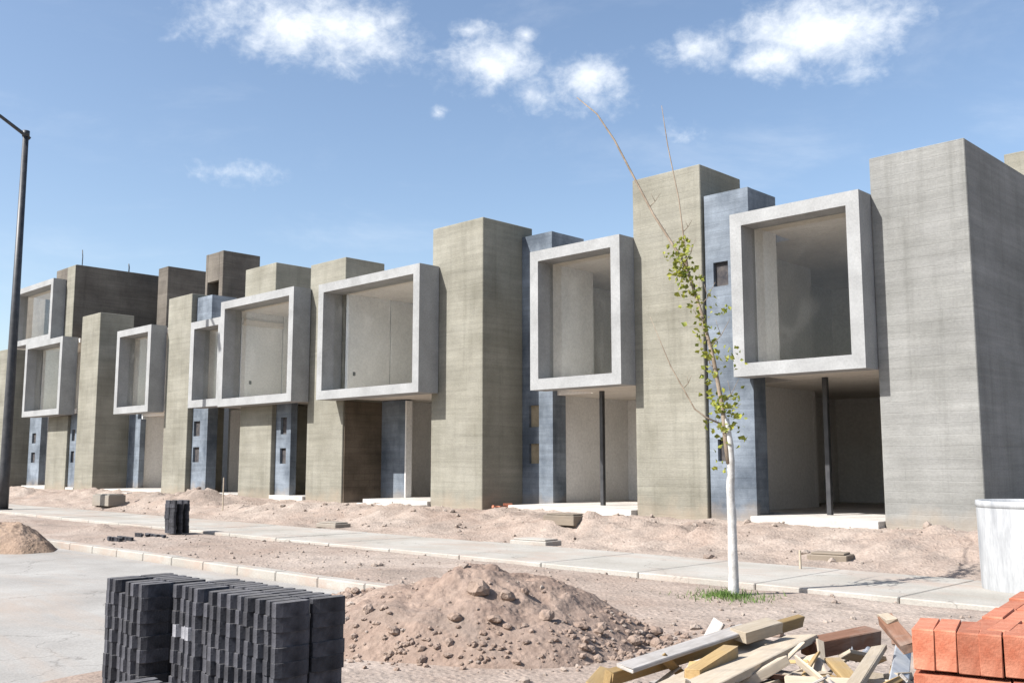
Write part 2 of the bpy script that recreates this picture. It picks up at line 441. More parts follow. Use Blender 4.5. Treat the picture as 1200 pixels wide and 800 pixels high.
# nearest house (right end of the row)
house('nearest grey two-storey house with steel post under its window bay and plain flank wall', -8.5,
      [dict(boxes=[(-7.92, -6.17, 17.7, 22.6, .1, 7.23)], mat='render_grey')],
      [(-10.68, -7.925, 3.22, 6.54, 17.2, .52)],
      [dict(box=(-11.655, -10.58, 17.77, 18.25, 7.23), cap=18.9, low=6.55, holes=[(-11.46, -11.10, 5.22, 5.74), (-11.46, -11.12, 1.55, 2.0)])],
      (-12.95, -6.32, 25.8, 3.24, 6.33, -10.56, -7.93, 17.45), post=-9.64, mat='render_grey',
      extra=[('inner_wall', 'plaster', [(-10.575, -10.42, 17.73, 18.6, 3.45, 6.33)]),
             ('inner_wall', 'plaster', [(-12.8, -11.9, 19.37, 19.52, 3.5, 6.32)]),
             ('rear_block', 'render_beige', [(-7.5, -6.2, 24.0, 25.6, 6.55, 8.65)])])
house('beige two-storey house second in the row, tall tower right of its steel post', -15.0,
      [dict(boxes=[(-13.53, -11.70, 17.7, 19.34, .1, 7.95)])],
      [(-16.28, -13.52, 3.24, 6.61, 17.18, .54)],
      [dict(box=(-18.47, -17.37, 19.18, 19.7, 7.66), cap=20.5, low=6.5, holes=[(-18.22, -17.86, 2.46, 3.04), (-18.22, -17.86, 1.5, 2.02)], niche='ochre')],
      (-17.56, -11.72, 22.4, 3.26, 6.36, -17.36, -13.54, 17.5), post=-15.56,
      extra=[('inner_wall', 'plaster', [(-16.27, -16.05, 17.73, 19.3, 3.5, 6.35)]),
             ('upper_wall', 'render_beige', [(-17.36, -16.29, 19.16, 19.34, 3.47, 6.5)])])
house('beige house whose wide window bay overhangs a dark recessed doorway', -21.8,
      [dict(boxes=[(-20.5, -18.48, 17.7, 19.6, .1, 7.98)])],
      [(-24.93, -20.2, 3.39, 6.88, 16.98, .70)],
      [dict(box=(-24.54, -23.4, 19.17, 19.45, 3.43))],
      (-24.54, -20.35, 23.0, 3.42, 6.62, -23.38, -20.5, 17.6),
      extra=[('inner_wall', 'plaster', [(-24.53, -24.40, 17.72, 19.34, 3.65, 6.61)]),
             ('doorway_jamb', 'plaster', [(-23.385, -23.33, 19.15, 19.4, FZ, 3.4)]),
             ('recess_wall', 'recess', [(-24.555, -24.52, 17.75, 19.165, .1, 3.38)]),  # thin dark brown facing over the neighbouring tower flank, recess only
             ('socket_box', 'niche', [(-24.41, -24.385, 17.92, 18.02, 4.14, 4.26)]),
             ('entry_step', 'slab', [(-23.0, -20.5, 17.1, 17.58, .1, .40)])])
house('house with the taller half of the double window bay beside a plain beige tower', -27.5,
      [dict(boxes=[(-26.45, -24.56, 17.7, 19.2, .1, 7.80)])],
      [(-30.86, -26.36, 3.42, 7.03, 17.03, .64)],
      [dict(box=(-28.48, -27.6, 17.86, 18.1, 3.5), holes=[(-28.2, -27.85, 2.45, 3.0), (-28.2, -27.85, 1.5, 2.0)])],
      (-30.7, -26.3, 22.8, 3.45, 6.75, -28.4, -26.45, 17.6),
      extra=[('inner_wall', 'plaster', [(-30.72, -30.58, 17.70, 19.34, 3.7, 6.74)]), ('socket_box', 'niche', [(-30.6, -30.565, 18.04, 18.14, 4.24, 4.36)])])
house('narrow house with the smaller half of the double window bay above a blue-grey pier', -31.5,
      [dict(boxes=[(-30.5, -28.5, 17.7, 19.2, .1, 3.44)]), dict(name='upper_tower', boxes=[(-30.45, -28.5, 17.7, 19.2, 7.0, 8.2)])],
      [(-33.1, -30.87, 3.47, 6.55, 17.1, .62)],
      [dict(box=(-34.22, -33.1, 17.9, 18.3, 7.68), cap=18.9, low=6.5, holes=[(-34.12, -33.65, 2.5, 3.05), (-34.12, -33.65, 1.55, 2.1)])],
      (-34.2, -30.73, 22.8, 3.5, 6.28, -33.1, -30.5, 17.7),
      extra=[('inner_wall', 'plaster', [(-33.08, -32.98, 17.74, 19.34, 3.75, 6.27)])])
house('house with a single narrow window bay and a square brick chimney on its roof', -38.0,
      [dict(boxes=[(-36.1, -34.25, 17.7, 19.2, .1, 7.84)])],
      [(-39.2, -36.2, 3.46, 6.8, 17.08, .64)],
      [dict(box=(-42.38, -41.6, 19.2, 19.5, 6.5))],
      (-41.6, -36.2, 22.8, 3.5, 6.52, -41.55, -36.1, 17.7),
      extra=[('upper_wall', 'render_dark', [(-41.58, -39.22, 19.18, 19.35, 3.7, 6.7)]),
             ('inner_wall', 'plaster', [(-39.18, -39.0, 17.74, 19.34, 3.75, 6.5)]),
             ('pier', 'blue', [(-41.55, -41.2, 19.15, 19.4, FZ, 3.4)]),
             ('entry_ramp', 'slab', [(-40.2, -36.6, 16.6, 17.68, .1, .42)]),
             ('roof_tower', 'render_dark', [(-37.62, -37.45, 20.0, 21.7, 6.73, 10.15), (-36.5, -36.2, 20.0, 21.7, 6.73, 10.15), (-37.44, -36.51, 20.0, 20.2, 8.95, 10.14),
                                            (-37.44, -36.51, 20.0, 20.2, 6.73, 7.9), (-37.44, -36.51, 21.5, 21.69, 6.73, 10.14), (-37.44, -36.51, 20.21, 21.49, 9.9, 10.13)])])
house('house with a window bay beside a tall slim tower, lower than the three-storey block behind', -46.5,
      [dict(boxes=[(-44.3, -42.4, 17.7, 19.2, .1, 8.0)])],
      [(-49.0, -44.6, 3.65, 7.1, 17.0, .68)],
      [dict(box=(-45.28, -44.4, 17.82, 18.1, 3.7), holes=[(-45.1, -44.75, 2.5, 3.0), (-45.1, -44.75, 1.55, 2.05)])],
      (-48.9, -44.4, 22.8, 3.68, 6.85, -45.3, -44.4, 17.72),
      extra=[('inner_wall', 'plaster', [(-48.88, -48.74, 17.72, 19.34, 3.95, 6.8)]),
             ('roof_tower', 'render_dark', [(-44.0, -43.05, 21.0, 23.0, 6.9, 10.6)])])
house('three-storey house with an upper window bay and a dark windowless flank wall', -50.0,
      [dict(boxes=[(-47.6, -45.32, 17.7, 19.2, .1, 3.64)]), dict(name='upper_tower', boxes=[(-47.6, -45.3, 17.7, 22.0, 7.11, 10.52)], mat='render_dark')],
      [(-51.3, -46.32, 7.12, 9.95, 17.1, .58)],
      [dict(box=(-52.4, -50.9, 18.6, 18.9, 6.8), holes=[(-52.0, -51.5, 2.5, 3.0), (-52.0, -51.5, 1.55, 2.05)])],
      (-51.2, -46.4, 22.8, 7.15, 9.68, -50.6, -47.65, 17.72),
      extra=[('front_wall', 'render_dark', [(-50.9, -48.95, 19.2, 19.35, 3.4, 6.9)]),
             ('lit_tower_face', 'render_beige', [(-46.2, -45.305, 17.66, 17.697, 7.12, 10.5)])])  # paler front strip: the tower's sunlit edge put into the colour
house('house at the far left edge with a beige tower partly behind the street lamp', -55.5,
      [dict(boxes=[(-55.3, -53.3, 17.7, 19.2, .1, 7.3)])],
      [(-58.4, -55.4, 3.6, 7.0, 17.1, .64)],
      [dict(box=(-60.2, -59.0, 18.6, 18.9, 6.8))],
      (-59.0, -53.4, 22.8, 3.65, 6.7, -58.9, -55.3, 17.72),
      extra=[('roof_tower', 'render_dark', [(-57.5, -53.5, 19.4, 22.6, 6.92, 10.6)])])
# roof clutter on the tall block
for i, (x, y, h, r, lb) in enumerate(((-45.42, 18.0, .75, .022, 'thin bent steel bar sticking up from the tall block roof edge'), (-45.42, 20.2, .42, .03, 'short dark pipe stub on the tall block roof edge'))):
    tag(MB().tube([(x, y, 10.5), (x+.01, y, 10.5+h*.6), (x+.03, y-.04, 10.5+h)], r, 6).build('roof_rod', M['steel'], loc=(x, y, 10.5)), lb, 'rod')

# ------------------------------------------------------------------ street lamp
root = empty('street_lamp', (-34.27, 11.48, 0)); tag(root, 'tall black street lamp post with an arm reaching left over the road', 'street lamp')
MB().tube([(-34.27, 11.48, .03), (-34.27, 11.48, 1.2), (-34.27, 11.48, 6), (-34.27, 11.48, 12.5)], [.17, .165, .135, .095], 14).build('pole', M['steel'], root)
MB().box(-34.5, -34.04, 11.25, 11.71, 0, .06, .01).build('base_plate', M['steel'], root)
MB().tube([(-34.27, 11.62, 12.38), (-34.27, 11.3, 12.56), (-34.27, 10.64, 12.93), (-34.27, 9.6, 13.4)], [.06, .06, .055, .05], 10).build('arm', M['steel'], root)
MB().lathe([(.0, 12.42), (.12, 12.42), (.12, 12.62), (.0, 12.64)], 12).build('collar', M['steel'], root, loc='local').location = (0, 0, 0)
hd = MB().box(-34.43, -34.11, 8.95, 9.62, 13.36, 13.5, .04).build('lamp_head', M['steel'], root)

# ------------------------------------------------------------------ sapling
TX, TY = -6.33, 10.07
root = empty('sapling', (TX, TY, 0)); tag(root, 'thin young street tree with white painted trunk and long bare shoots', 'tree')
def P(x, z, dy=0): return (x, TY+dy, z)
tp = [(-6.33, -.05), (-6.325, .3), (-6.335, .94), (-6.33, 1.3), (-6.325, 1.55), (-6.33, 1.75), (-6.375, 2.02)]
def trunk_x(z):
    for (a, b_), (c, d) in zip(tp, tp[1:]):
        if z <= d: return a+(c-a)*(z-b_)/(d-b_)
    return tp[-1][0]
zs = [-.05+2.07*i/34 for i in range(35)]
MB().tube([P(trunk_x(z)+.008*fbm(z*3, 1, 2), z, .01*fbm(z*3, 7, 2)) for z in zs], [(.06-.011*z)*(1+.10*fbm(z*6, 3, 5))+(.012 if i == 0 else 0) for i, z in enumerate(zs)], 12).build('trunk', M['lime'], root)
MB().tube([P(-6.335, 1.5, -.02), P(-6.37, 1.8, -.03), P(-6.40, 2.13, -.02), P(-6.54, 2.75, .02), P(-6.70, 3.28, .05), P(-6.94, 3.95, .08), P(-7.44, 4.69, .1), P(-7.98, 5.78, .0), P(-8.24, 6.2, -.05), P(-8.55, 6.5, -.1)],
          [.034, .03, .026, .023, .021, .018, .015, .012, .010, .006], 8).build('branch', M['bark'], root)
MB().tube([P(-6.9, 3.85, .07), P(-6.98, 4.2, .12), P(-7.11, 4.85, .2), P(-7.28, 5.6, .22), P(-7.35, 6.15, .2)], [.012, .010, .008, .007, .004], 7).build('branch', M['bark'], root)
MB().tube([P(-6.40, 1.95, -.02), P(-6.55, 2.04, -.15), P(-6.67, 2.14, -.2), P(-6.97, 2.67, -.25), P(-7.10, 2.95, -.25), P(-7.26, 3.3, -.25)], [.012, .011, .009, .007, .005, .002], 7).build('branch', M['bark'], root)
b = MB()
for x, z, dy, L in ((-6.42, 2.2, 0, .3), (-6.5, 2.6, .02, -.26), (-6.58, 2.9, .03, .34), (-6.68, 3.2, .05, -.22), (-6.75, 3.4, .06, .3), (-6.9, 3.85, .07, -.2), (-6.95, 4.0, .08, .26), (-7.2, 4.34, .1, -.16), (-7.5, 4.8, .1, .18), (-6.38, 1.85, -.03, -.2), (-7.0, 4.4, .13, .14), (-6.8, 2.4, -.22, .15)):
    e = rnd.uniform(-.6, .6)
    b.tube([P(x, z, dy), P(x+L*.4, z+abs(L)*.35, dy+e*.05), P(x+L*.75, z+abs(L)*.95, dy+e*.12)], [.006, .0045, .002], 5)
    b.tube([P(x+L*.4, z+abs(L)*.35, dy+e*.05), P(x+L*.3, z+abs(L)*.9, dy-e*.08)], [.004, .0018], 5)
b.build('twigs', M['bark'], root)
b = MB()
def leaf(c, L):
    d = Vector((rnd.gauss(0, 1), rnd.gauss(0, 1), rnd.gauss(.1, .8))).normalized(); a = d.cross(Vector((rnd.gauss(0, 1), rnd.gauss(0, 1), rnd.gauss(0, 1)))).normalized(); n = d.cross(a)
    c = Vector(c); w = L*.36
    q = [b.bm.verts.new(c), b.bm.verts.new(c+d*L*.45+a*w+n*L*.1), b.bm.verts.new(c+d*L-n*L*.12), b.bm.verts.new(c+d*L*.45-a*w+n*L*.1)]
    b.bm.faces.new((q[0], q[1], q[2])); b.bm.faces.new((q[0], q[2], q[3]))
path = [(-6.36, 1.75), (-6.40, 2.13), (-6.54, 2.75), (-6.70, 3.28), (-6.94, 3.95), (-7.0, 4.1)]
def onpath(t):
    k = min(int(t*5), 4); f = t*5-k
    return path[k][0]+(path[k+1][0]-path[k][0])*f, path[k][1]+(path[k+1][1]-path[k][1])*f
for t0, s, n in ((.02, .07, 9), (.10, .10, 46), (.17, .11, 60), (.24, .10, 52), (.31, .06, 16), (.38, .09, 34), (.45, .10, 26), (.52, .07, 22), (.58, .07, 30), (.65, .08, 40), (.72, .09, 56), (.78, .09, 60), (.84, .09, 46), (.90, .07, 22), (.97, .08, 24)):
    cx, cz = onpath(t0)
    for _ in range(int(n*.72)):
        leaf((cx+rnd.gauss(0, s*.9), TY+rnd.gauss(0, s*.9), cz+rnd.gauss(0, .13)), rnd.uniform(.055, .10))
for cx, cz, n in ((-6.28, 2.75, 16), (-6.42, 3.35, 14), (-6.98, 4.15, 16), (-7.1, 4.05, 8), (-6.49, 1.55, 8), (-6.46, 1.9, 6)):
    for _ in range(n): leaf((cx+rnd.gauss(0, .06), TY+rnd.gauss(0, .06), cz+rnd.gauss(0, .07)), rnd.uniform(.045, .08))
b.build('foliage', M['leaf'], root)

# grass tuft under the sapling
b = MB()
for _ in range(900):
    a = rnd.random()*6.28; r = abs(rnd.gauss(0, .28)); x = TX-.02+r*math.cos(a)*1.1; y = TY-.12+r*math.sin(a)*.8
    z = gh(x, y)-.01; h = rnd.uniform(.03, .10); w = .006; dx, dy = rnd.gauss(0, .03), rnd.gauss(0, .03); t = rnd.random()*3.14
    v = [b.bm.verts.new((x-w*math.cos(t), y-w*math.sin(t), z)), b.bm.verts.new((x+w*math.cos(t), y+w*math.sin(t), z)), b.bm.verts.new((x+dx, y+dy, z+h))]
    b.bm.faces.new(v)
tag(b.build('grass', M['grass']), 'small green grass tuft round the foot of the young tree', 'grass', kind='stuff')

# ------------------------------------------------------------------ white drum
root = empty('drum', (-3.93, 12.8, .02)); tag(root, 'large whitewashed concrete drum standing on the pavement edge beside the orange bricks', 'drum')
MB().lathe([(.0, .0), (.585, .0), (.59, .02), (.60, .5), (.605, .98), (.60, 1.0), (.54, 1.0), (.535, .98), (.53, .1), (.0, .1)], 56).build('shell', M['drum'], root, loc='local')
MB().lathe([(.603, .965), (.612, .97), (.615, 1.0), (.612, 1.045), (.555, 1.045), (.54, 1.01), (.545, .96)], 56).build('rim', M['drum'], root, loc='local')

# ------------------------------------------------------------------ soil mounds
def mound(name, cx, cy, rx, ry, h, ang, mat, label, seed, lump=.09, flat=.85):
    bm = bmesh.new(); nr, na = 60, 150
    rings = []
    ca, sa = math.cos(ang), math.sin(ang)
    for i in range(nr+1):
        r = i/nr; ring = []
        for j in range(na if i else 1):
            a = 2*math.pi*j/na
            wob = 1+.16*noise.noise(Vector((math.cos(a)*1.6+seed, math.sin(a)*1.6, seed)))
            u, v = rx*r*math.cos(a)*wob, ry*r*math.sin(a)*wob
            x, y = cx+u*ca-v*sa, cy+u*sa+v*ca
            z = h*max(0, math.cos(math.pi/2*min(1, r)))**flat*(1+.16*fbm(u*1.1+seed, v*1.1, 2, 3))
            z += lump*.8*fbm(x*2.4, y*2.4, seed, 5)*(1-r**4)+.028*fbm(x*8, y*8, seed, 3)*(1-r**6)
            g = gh(x, y) if cy > 7.2 or x > -8 else -.085
            ring.append(bm.verts.new((x, y, max(g, -.085 if y < 7.5 else g)-.02+max(z, -.02))))
        rings.append(ring)
    for j in range(na): bm.faces.new((rings[0][0], rings[1][j], rings[1][(j+1) % na]))
    for A, B in zip(rings[1:], rings[2:]):
        for j in range(na): bm.faces.new((A[j], B[j], B[(j+1) % na], A[(j+1) % na]))
    low = [bm.verts.new((v.co.x, v.co.y, -.25)) for v in rings[-1]]
    for j in range(na): bm.faces.new((rings[-1][j], low[j], low[(j+1) % na], rings[-1][(j+1) % na]))
    bm.faces.new(low[::-1])
    m = MB(); m.bm.free(); m.bm = bm
    return tag(m.build(name, mat, loc=(cx, cy, 0), smooth=True), label, 'dirt mound')
mound('dirt_mound', -6.58, 6.22, 1.75, 1.25, .56, R(42), M['mound'], 'broad heap of dry pinkish soil in front of the houses', 3.3)
mound('dirt_mound', -19.9, 6.7, 1.3, .75, .50, R(10), M['brown'], 'low brown soil heap on the road by the lamp post', 8.1, .05)
mound('dirt_mound', -8.9, 6.75, .75, .5, .2, R(30), M['mound'], 'small clod heap behind the black paver stack', 5.5, .07)

DEPS = bpy.context.evaluated_depsgraph_get()
def drop(x, y, z0=3.0):
    DEPS.update()
    return z0
# analytic mound height for resting clods on the main heap
from mathutils.bvhtree import BVHTree
def bvh_of(o):
    me = o.data
    return BVHTree.FromPolygons([o.location+v.co for v in me.vertices], [tuple(p.vertices) for p in me.polygons])
SURF = [bvh_of(o) for o in bpy.data.objects if o.name.startswith('dirt_mound')]+[bvh_of(bpy.data.objects['road']), bvh_of(bpy.data.objects['ground']), bvh_of(bpy.data.objects['sidewalk'])]
def top(x, y):
    z = -.1
    for t in SURF:
        h = t.ray_cast(Vector((x, y, 5)), Vector((0, 0, -1)))
        if h[0] is not None: z = max(z, h[0].z)
    return z

# loose clods at the foot of the heap: too many to count
b = MB()
ca, sa = math.cos(R(42)), math.sin(R(42))
for i in range(650):
    a = rnd.uniform(math.pi*.95, math.pi*2.08) if rnd.random() < .8 else rnd.random()*6.28
    r = rnd.gauss(.96, .10)
    if rnd.random() < .1: r = rnd.uniform(.3, 1.0)
    u, v = 1.66*r*math.cos(a), 1.22*r*math.sin(a)
    x, y = -6.55+u*ca-v*sa, 6.26+u*sa+v*ca
    s = min(.05, abs(rnd.gauss(.0, .016))+.007)
    b.rock((x, y, top(x, y)+s*.25), s, i)
for i in range(160):
    x, y = -8.9+rnd.gauss(0, .55), 6.75+rnd.gauss(0, .35); s = rnd.uniform(.015, .06)
    b.rock((x, y, top(x, y)+s*.25), s, i)
tag(b.build('soil_clods', M['clod']), 'crumbled soil clods scattered round the foot of the pink heap', 'soil', kind='stuff')
# clods big enough to count
BIG = [(-6.13, 5.83, .11), (-5.95, 6.0, .07), (-5.6, 6.1, .08), (-5.5, 6.4, .06), (-5.25, 6.8, .07), (-5.2, 7.05, .06), (-6.8, 5.2, .06), (-6.4, 5.15, .055), (-6.05, 5.5, .07), (-5.8, 5.7, .06), (-7.1, 5.05, .06), (-5.45, 7.35, .08), (-4.7, 7.5, .07), (-4.55, 7.9, .08)]
for i, (x, y, s) in enumerate(BIG):
    m = MB(); m.rock((x, y, top(x, y)+s*.3), s, i+50, 2, .7)
    o = m.build('soil_clod', M['clod'], loc=(x, y, top(x, y)))
    tag(o, 'largest soil clod lying high on the front slope of the pink heap' if i == 0 else 'fist-sized soil clod along the lower edge of the pink heap', 'clod', 'big clods on the soil heap')
# small stones and rubble everywhere on the bare ground
b = MB()
for i in range(1300):
    if rnd.random() < .55: x, y = rnd.uniform(-34, -1), rnd.uniform(13.6, 17.5)
    elif rnd.random() < .6: x, y = rnd.uniform(-20, -1.5), rnd.uniform(7.8, 10.9)
    else: x, y = rnd.uniform(-7.5, -1.5), rnd.uniform(5, 8)
    s = min(.06, abs(rnd.gauss(0, .016))+.007)
    if y > 13.5 and rnd.random() < .07: s = rnd.uniform(.04, .09)
    b.rock((x, y, gh(x, y)+s*.2 if y > 7.8 else top(x, y)+s*.2), s, i)
tag(b.build('gravel', M['rubble']), 'stones and crumbs of rubble strewn over the bare ground', 'rubble', kind='stuff')

# ------------------------------------------------------------------ black pavers
def paver_mesh():
    L, W, w, c = .105, .037, .026, .026      # half length, half flange width, half waist
    t = .021
    poly = [(-t, -L), (t, -L), (W, -L+.034), (W, -.03), (w+.008, 0), (W, .03), (W, L-.034), (t, L), (-t, L), (-W, L-.034), (-W, .03), (-w-.008, 0), (-W, -.03), (-W, -L+.034)]
    global PPOLY
    PPOLY = poly
    m = MB(); m.prism(poly, 0, .0775, .0015)
    return m
PV = paver_mesh().build('paver', M['paver'])
PVME = PV.data
pale = PVME.copy(); pale.materials[0] = M['paver_pale']
first = [True]
def paver(x, y, z, rz, label, group, me=None, tilt=0):
    if first[0]: o = PV; first[0] = False
    else: o = PV.copy(); COL.objects.link(o)
    o.data = me or PVME
    o.location = (x, y, z); o.rotation_euler = (tilt, 0, rz)
    return tag(o, label, 'paver', group)
G1 = 'black pavers in the near stacks'
low = MB()
def stack(x0, y0, nx, ny, ztop, label, nvis, pal=(), px=.094, py=.215):
    for i in range(nx):
        ox = rnd.uniform(-.004, .004)
        top_cut = 1 if rnd.random() < .16 else 0
        for j in range(ny):
            oy = rnd.uniform(-.012, .012)
            nl = int((ztop+.08)/.0775)
            z = -.085
            for k in range(nl):
                if k >= nl-top_cut and j == 0: continue
                x, y = x0+i*px+ox+.008*math.sin(k*1.9+i*.7)+rnd.uniform(-.004, .004), y0+j*py+oy+rnd.uniform(-.006, .006)
                rz = rnd.gauss(0, .02)
                zz = -.085+k*.0775
                if k >= nl-(nvis if j == 0 or i == nx-1 else min(nvis, 3)):
                    pl = (i, k-nl) in pal and j == 0
                    paver(x, y, zz, rz, 'whitish dusty paver in the front of the wide black stack' if pl else label, G1, pale if pl else None)
                else:
                    low.prism([(x+a, y+b_) for a, b_ in PPOLY], zz, zz+.0765)
stack(-5.80, 3.06, 13, 2, .80, 'black I-shaped paver in the wide near stack', 8, ((0, -4), (1, -4), (2, -4)))
stack(-6.42, 2.92, 6, 2, .80, 'black I-shaped paver in the left near stack', 8)
stack(-4.78, 2.56, 6, 1, .40, 'black paver lying on top of the low front stack', 1)
stack(-5.12, 2.42, 3, 1, .42, 'black paver on top of the lowest corner stack', 1)
tag(low.build('stacked_pavers', M['paver']), 'lower courses of the black paver stacks', 'pavers', kind='stuff')
for i in range(2):
    for j in range(3):
        for k in range(9):
            paver(-20.42+i*.22+rnd.uniform(-.01, .01), 10.2+j*.15+rnd.uniform(-.01, .01), .02+k*.0775, R(90)+rnd.gauss(0, .03), 'black paver in the small distant stack near the sidewalk', 'pavers of the small distant stack')
for i in range(9):
    paver(-20.1+i*.11+rnd.uniform(-.02, .02), 9.45+rnd.uniform(-.06, .06)+i*.01, gh(-20, 9.5)+(.0 if i % 2 else .01), R(80)+rnd.gauss(0, .2), 'loose black paver on the ground beside the small stack', 'loose black pavers')
for i in range(8):
    paver(-19.5+(i % 4)*.16+rnd.uniform(-.02, .02), 8.55+(i//4)*.2, gh(-19.3, 8.6)+.005, R(70)+rnd.gauss(0, .2), 'loose black paver lying nearest the kerb', 'loose black pavers')

# ------------------------------------------------------------------ orange bricks
def brick_mesh(l, w, h):
    m = MB(); m.box(-l/2, l/2, -w/2, w/2, 0, h, .0022)
    for v in m.bm.verts: v.co += Vector((rnd.gauss(0, .0012), rnd.gauss(0, .0012), rnd.gauss(0, .0012)))
    return m
BR = brick_mesh(.235, .112, .058).build('brick', M['brick']); BRME = BR.data
BE = brick_mesh(.225, .0545, .107).build('brick', M['brick']); bpy.data.objects.remove(BE); BEME = [m for m in bpy.data.meshes if m.name.startswith('brick') and m != BRME][0]
fb = [True]
def brick(x, y, z, rz, label, group, me, ry=0):
    if fb[0]: o = BR; fb[0] = False
    else: o = BR.copy(); COL.objects.link(o)
    o.data = me; o.location = (x, y, z); o.rotation_euler = (0, ry, rz)
    return tag(o, label, 'brick', group)
# stack axes: e1 along its front face, e2 back from it
c0 = Vector((-1.171, 2.751)); e1 = Vector((math.cos(R(17)), math.sin(R(17)))) 
def place_stack():
    e2 = Vector((-e1.y, e1.x)); a = math.atan2(e1.y, e1.x); zt = 1.05
    f1 = Vector((math.cos(R(9.2)), math.sin(R(9.2)))); f2 = Vector((-f1.y, f1.x)); g0 = Vector((-1.073, 2.86)); fa = R(9.2)
    G = 'orange bricks in the near stack'
    for i in range(14):      # front row on edge, ends outward
        p = c0+e1*(.0285+i*.0558)+e2*.118+e2*rnd.uniform(-.006, .004)
        brick(p.x, p.y, zt-.107+rnd.uniform(-.003, .002), a+R(90)+rnd.gauss(0, .012), 'orange brick on edge in the front top row of the stack', G, BEME)
    for r in range(5):
        for i in range(12):
            p = g0+f1*(.03+i*.0558+rnd.uniform(-.002, .002))+f2*(.118+.02*i*.0558+.17*(i*.0558) + r*.24)
            brick(p.x, p.y, zt-.107+rnd.uniform(-.004, .004), fa+R(90)+rnd.gauss(0, .008), 'orange brick in the top layer behind the front row', G, BEME)
    for k in range(1, 5):    # stretchers below
        for i in range(4):
            for r in range(2 if k < 3 else 1):
                p = c0+e1*(.118+i*.243+(.0 if k % 2 else -.0))+e2*(.0585+r*.118)
                brick(p.x, p.y, zt-.114-k*.061+rnd.uniform(-.001, .001), a+rnd.gauss(0, .01), 'orange brick laid flat in the front of the lower rows', G, BRME)
    # packed core and lower courses
    m = MB()
    def cell(u0, u1, v0, v1, z0, z1):
        q = [g0+f1*(u-.03)+f2*(v+.03) for u, v in ((u0, v0), (u1, v0), (u1, v1), (u0, v1))]
        m.prism([(t.x, t.y) for t in q], z0, z1)
    z = -.08
    while z < zt-.114-.06:
        for i in range(4):
            for r in range(11):
                kk = round((zt-.114-z)/.061)
                if z > zt-.114-.061*4.5 and r < (2 if kk < 3 else 1): continue
                if r < 1 or r > 8 or i in (0, 3) or z > zt-.25:
                    cell(i*.243+.002, i*.243+.238, r*.118+.002, r*.118+.115, z, z+.058)
        z += .061
    tag(m.build('stacked_bricks', M['brick']), 'hidden lower courses of the orange brick stack', 'bricks', kind='stuff')
place_stack()
for i, (x, y, rz, ry) in enumerate(((-18.25, 18.0, .3, 0), (-18.0, 17.75, 1.2, .3), (-17.85, 18.15, .1, 0), (-18.1, 18.25, .8, 0), (-17.6, 18.1, 2.2, .2), (-17.75, 17.85, 1.7, 0))):
    brick(x, y, .37+(.06 if i == 3 else 0), rz, 'broken orange brick dropped at the foot of a dark tower side', 'loose bricks by the tower', BRME, ry)
for i, (x, y) in enumerate(((-5.6, 16.2), (-5.35, 16.35))):
    brick(x, y, gh(x, y)-.005, .4+i, 'loose orange brick on the rubble in front of the nearest tower', 'loose bricks by the nearest tower', BRME, .15)

# ------------------------------------------------------------------ scrap lumber
GW = 'scrap lumber heap'
def plank(A, B, w, t, mat, label, roll=0, name='plank', mit=0):
    A, B = Vector(A), Vector(B); d = B-A; L = d.length
    m = MB(); m.box(-L/2, L/2, -w/2, w/2, -t/2, t/2, .004)
    for v in m.bm.verts:
        v.co.x += rnd.gauss(0, .004); s = v.co.x/(L/2); v.co.y += rnd.gauss(0, .003); v.co.z += .012*L*(s*s-.5)*rnd.uniform(.9, 1.1)*.3
        if mit: v.co.x += mit*v.co.y*(1 if v.co.x > 0 else -.6)
    o = m.build(name, M[mat])
    o.location = (A+B)/2
    q = d.to_track_quat('X', 'Z'); o.rotation_euler = (q @ Matrix.Rotation(roll, 3, 'X').to_quaternion()).to_euler()
    return tag(o, label, 'lumber', GW)
plank((-3.346, 4.106, .40), (-3.506, 6.416, .42), .05, .075, 'wood_ochre', 'long yellowish beam along the back of the scrap lumber heap', .25, 'beam')
plank((-3.27, 4.15, .455), (-3.43, 5.6, .475), .10, .022, 'wood_grey', 'long grey board resting along the yellowish beam', .2)
plank((-2.80, 4.05, .42), (-3.30, 6.05, .37), .20, .045, 'wood_pale', 'wide pale board lying across the middle of the heap', -.12)
plank((-3.02, 4.2, .37), (-3.45, 5.9, .34), .17, .04, 'wood_pale', 'second pale board half under the wide board', .1)
plank((-3.95, 5.72, .10), (-3.80, 5.86, .45), .10, .03, 'wood_grey', 'short grey stub leaning up behind the yellowish beam', .6)
plank((-2.18, 4.372, .44), (-2.644, 5.748, .43), .085, .03, 'wood_pale', 'narrow pale plank slanting towards the orange bricks', -.25)
plank((-2.80, 6.2, .53), (-2.42, 5.66, .47), .09, .055, 'wood_brown', 'brown broken post end sticking up beside the orange bricks', .3, 'post_offcut')
plank((-2.83, 6.23, .545), (-2.68, 6.02, .55), .07, .03, 'wood_pale', 'pale split end lying on the brown broken post', .2)
plank((-2.2, 4.95, .36), (-2.70, 6.2, .36), .10, .02, 'plastic', 'white painted lath beside the orange bricks', .5)
plank((-3.06, 4.45, .40), (-3.17, 5.0, .44), .09, .075, 'wood_ochre', 'stubby ochre block with a square sawn end in the heap', 0, 'block')
plank((-3.36, 5.38, .46), (-3.34, 5.78, .48), .12, .07, 'wood_pale', 'short pale block lying on top of the boards', .15, 'block')
plank((-3.20, 5.95, .33), (-3.05, 6.55, .36), .13, .10, 'wood_brown', 'dark reddish brown offcut at the back end of the heap', .1, 'block')
plank((-3.62, 4.33, .27), (-3.9, 4.8, .25), .12, .05, 'wood_ochre', 'yellow board end poking out at the near corner of the heap', .2)
plank((-2.75, 4.4, .36), (-2.97, 5.35, .30), .12, .03, 'wood_pale', 'pale plank tucked below the wide board', -.3)
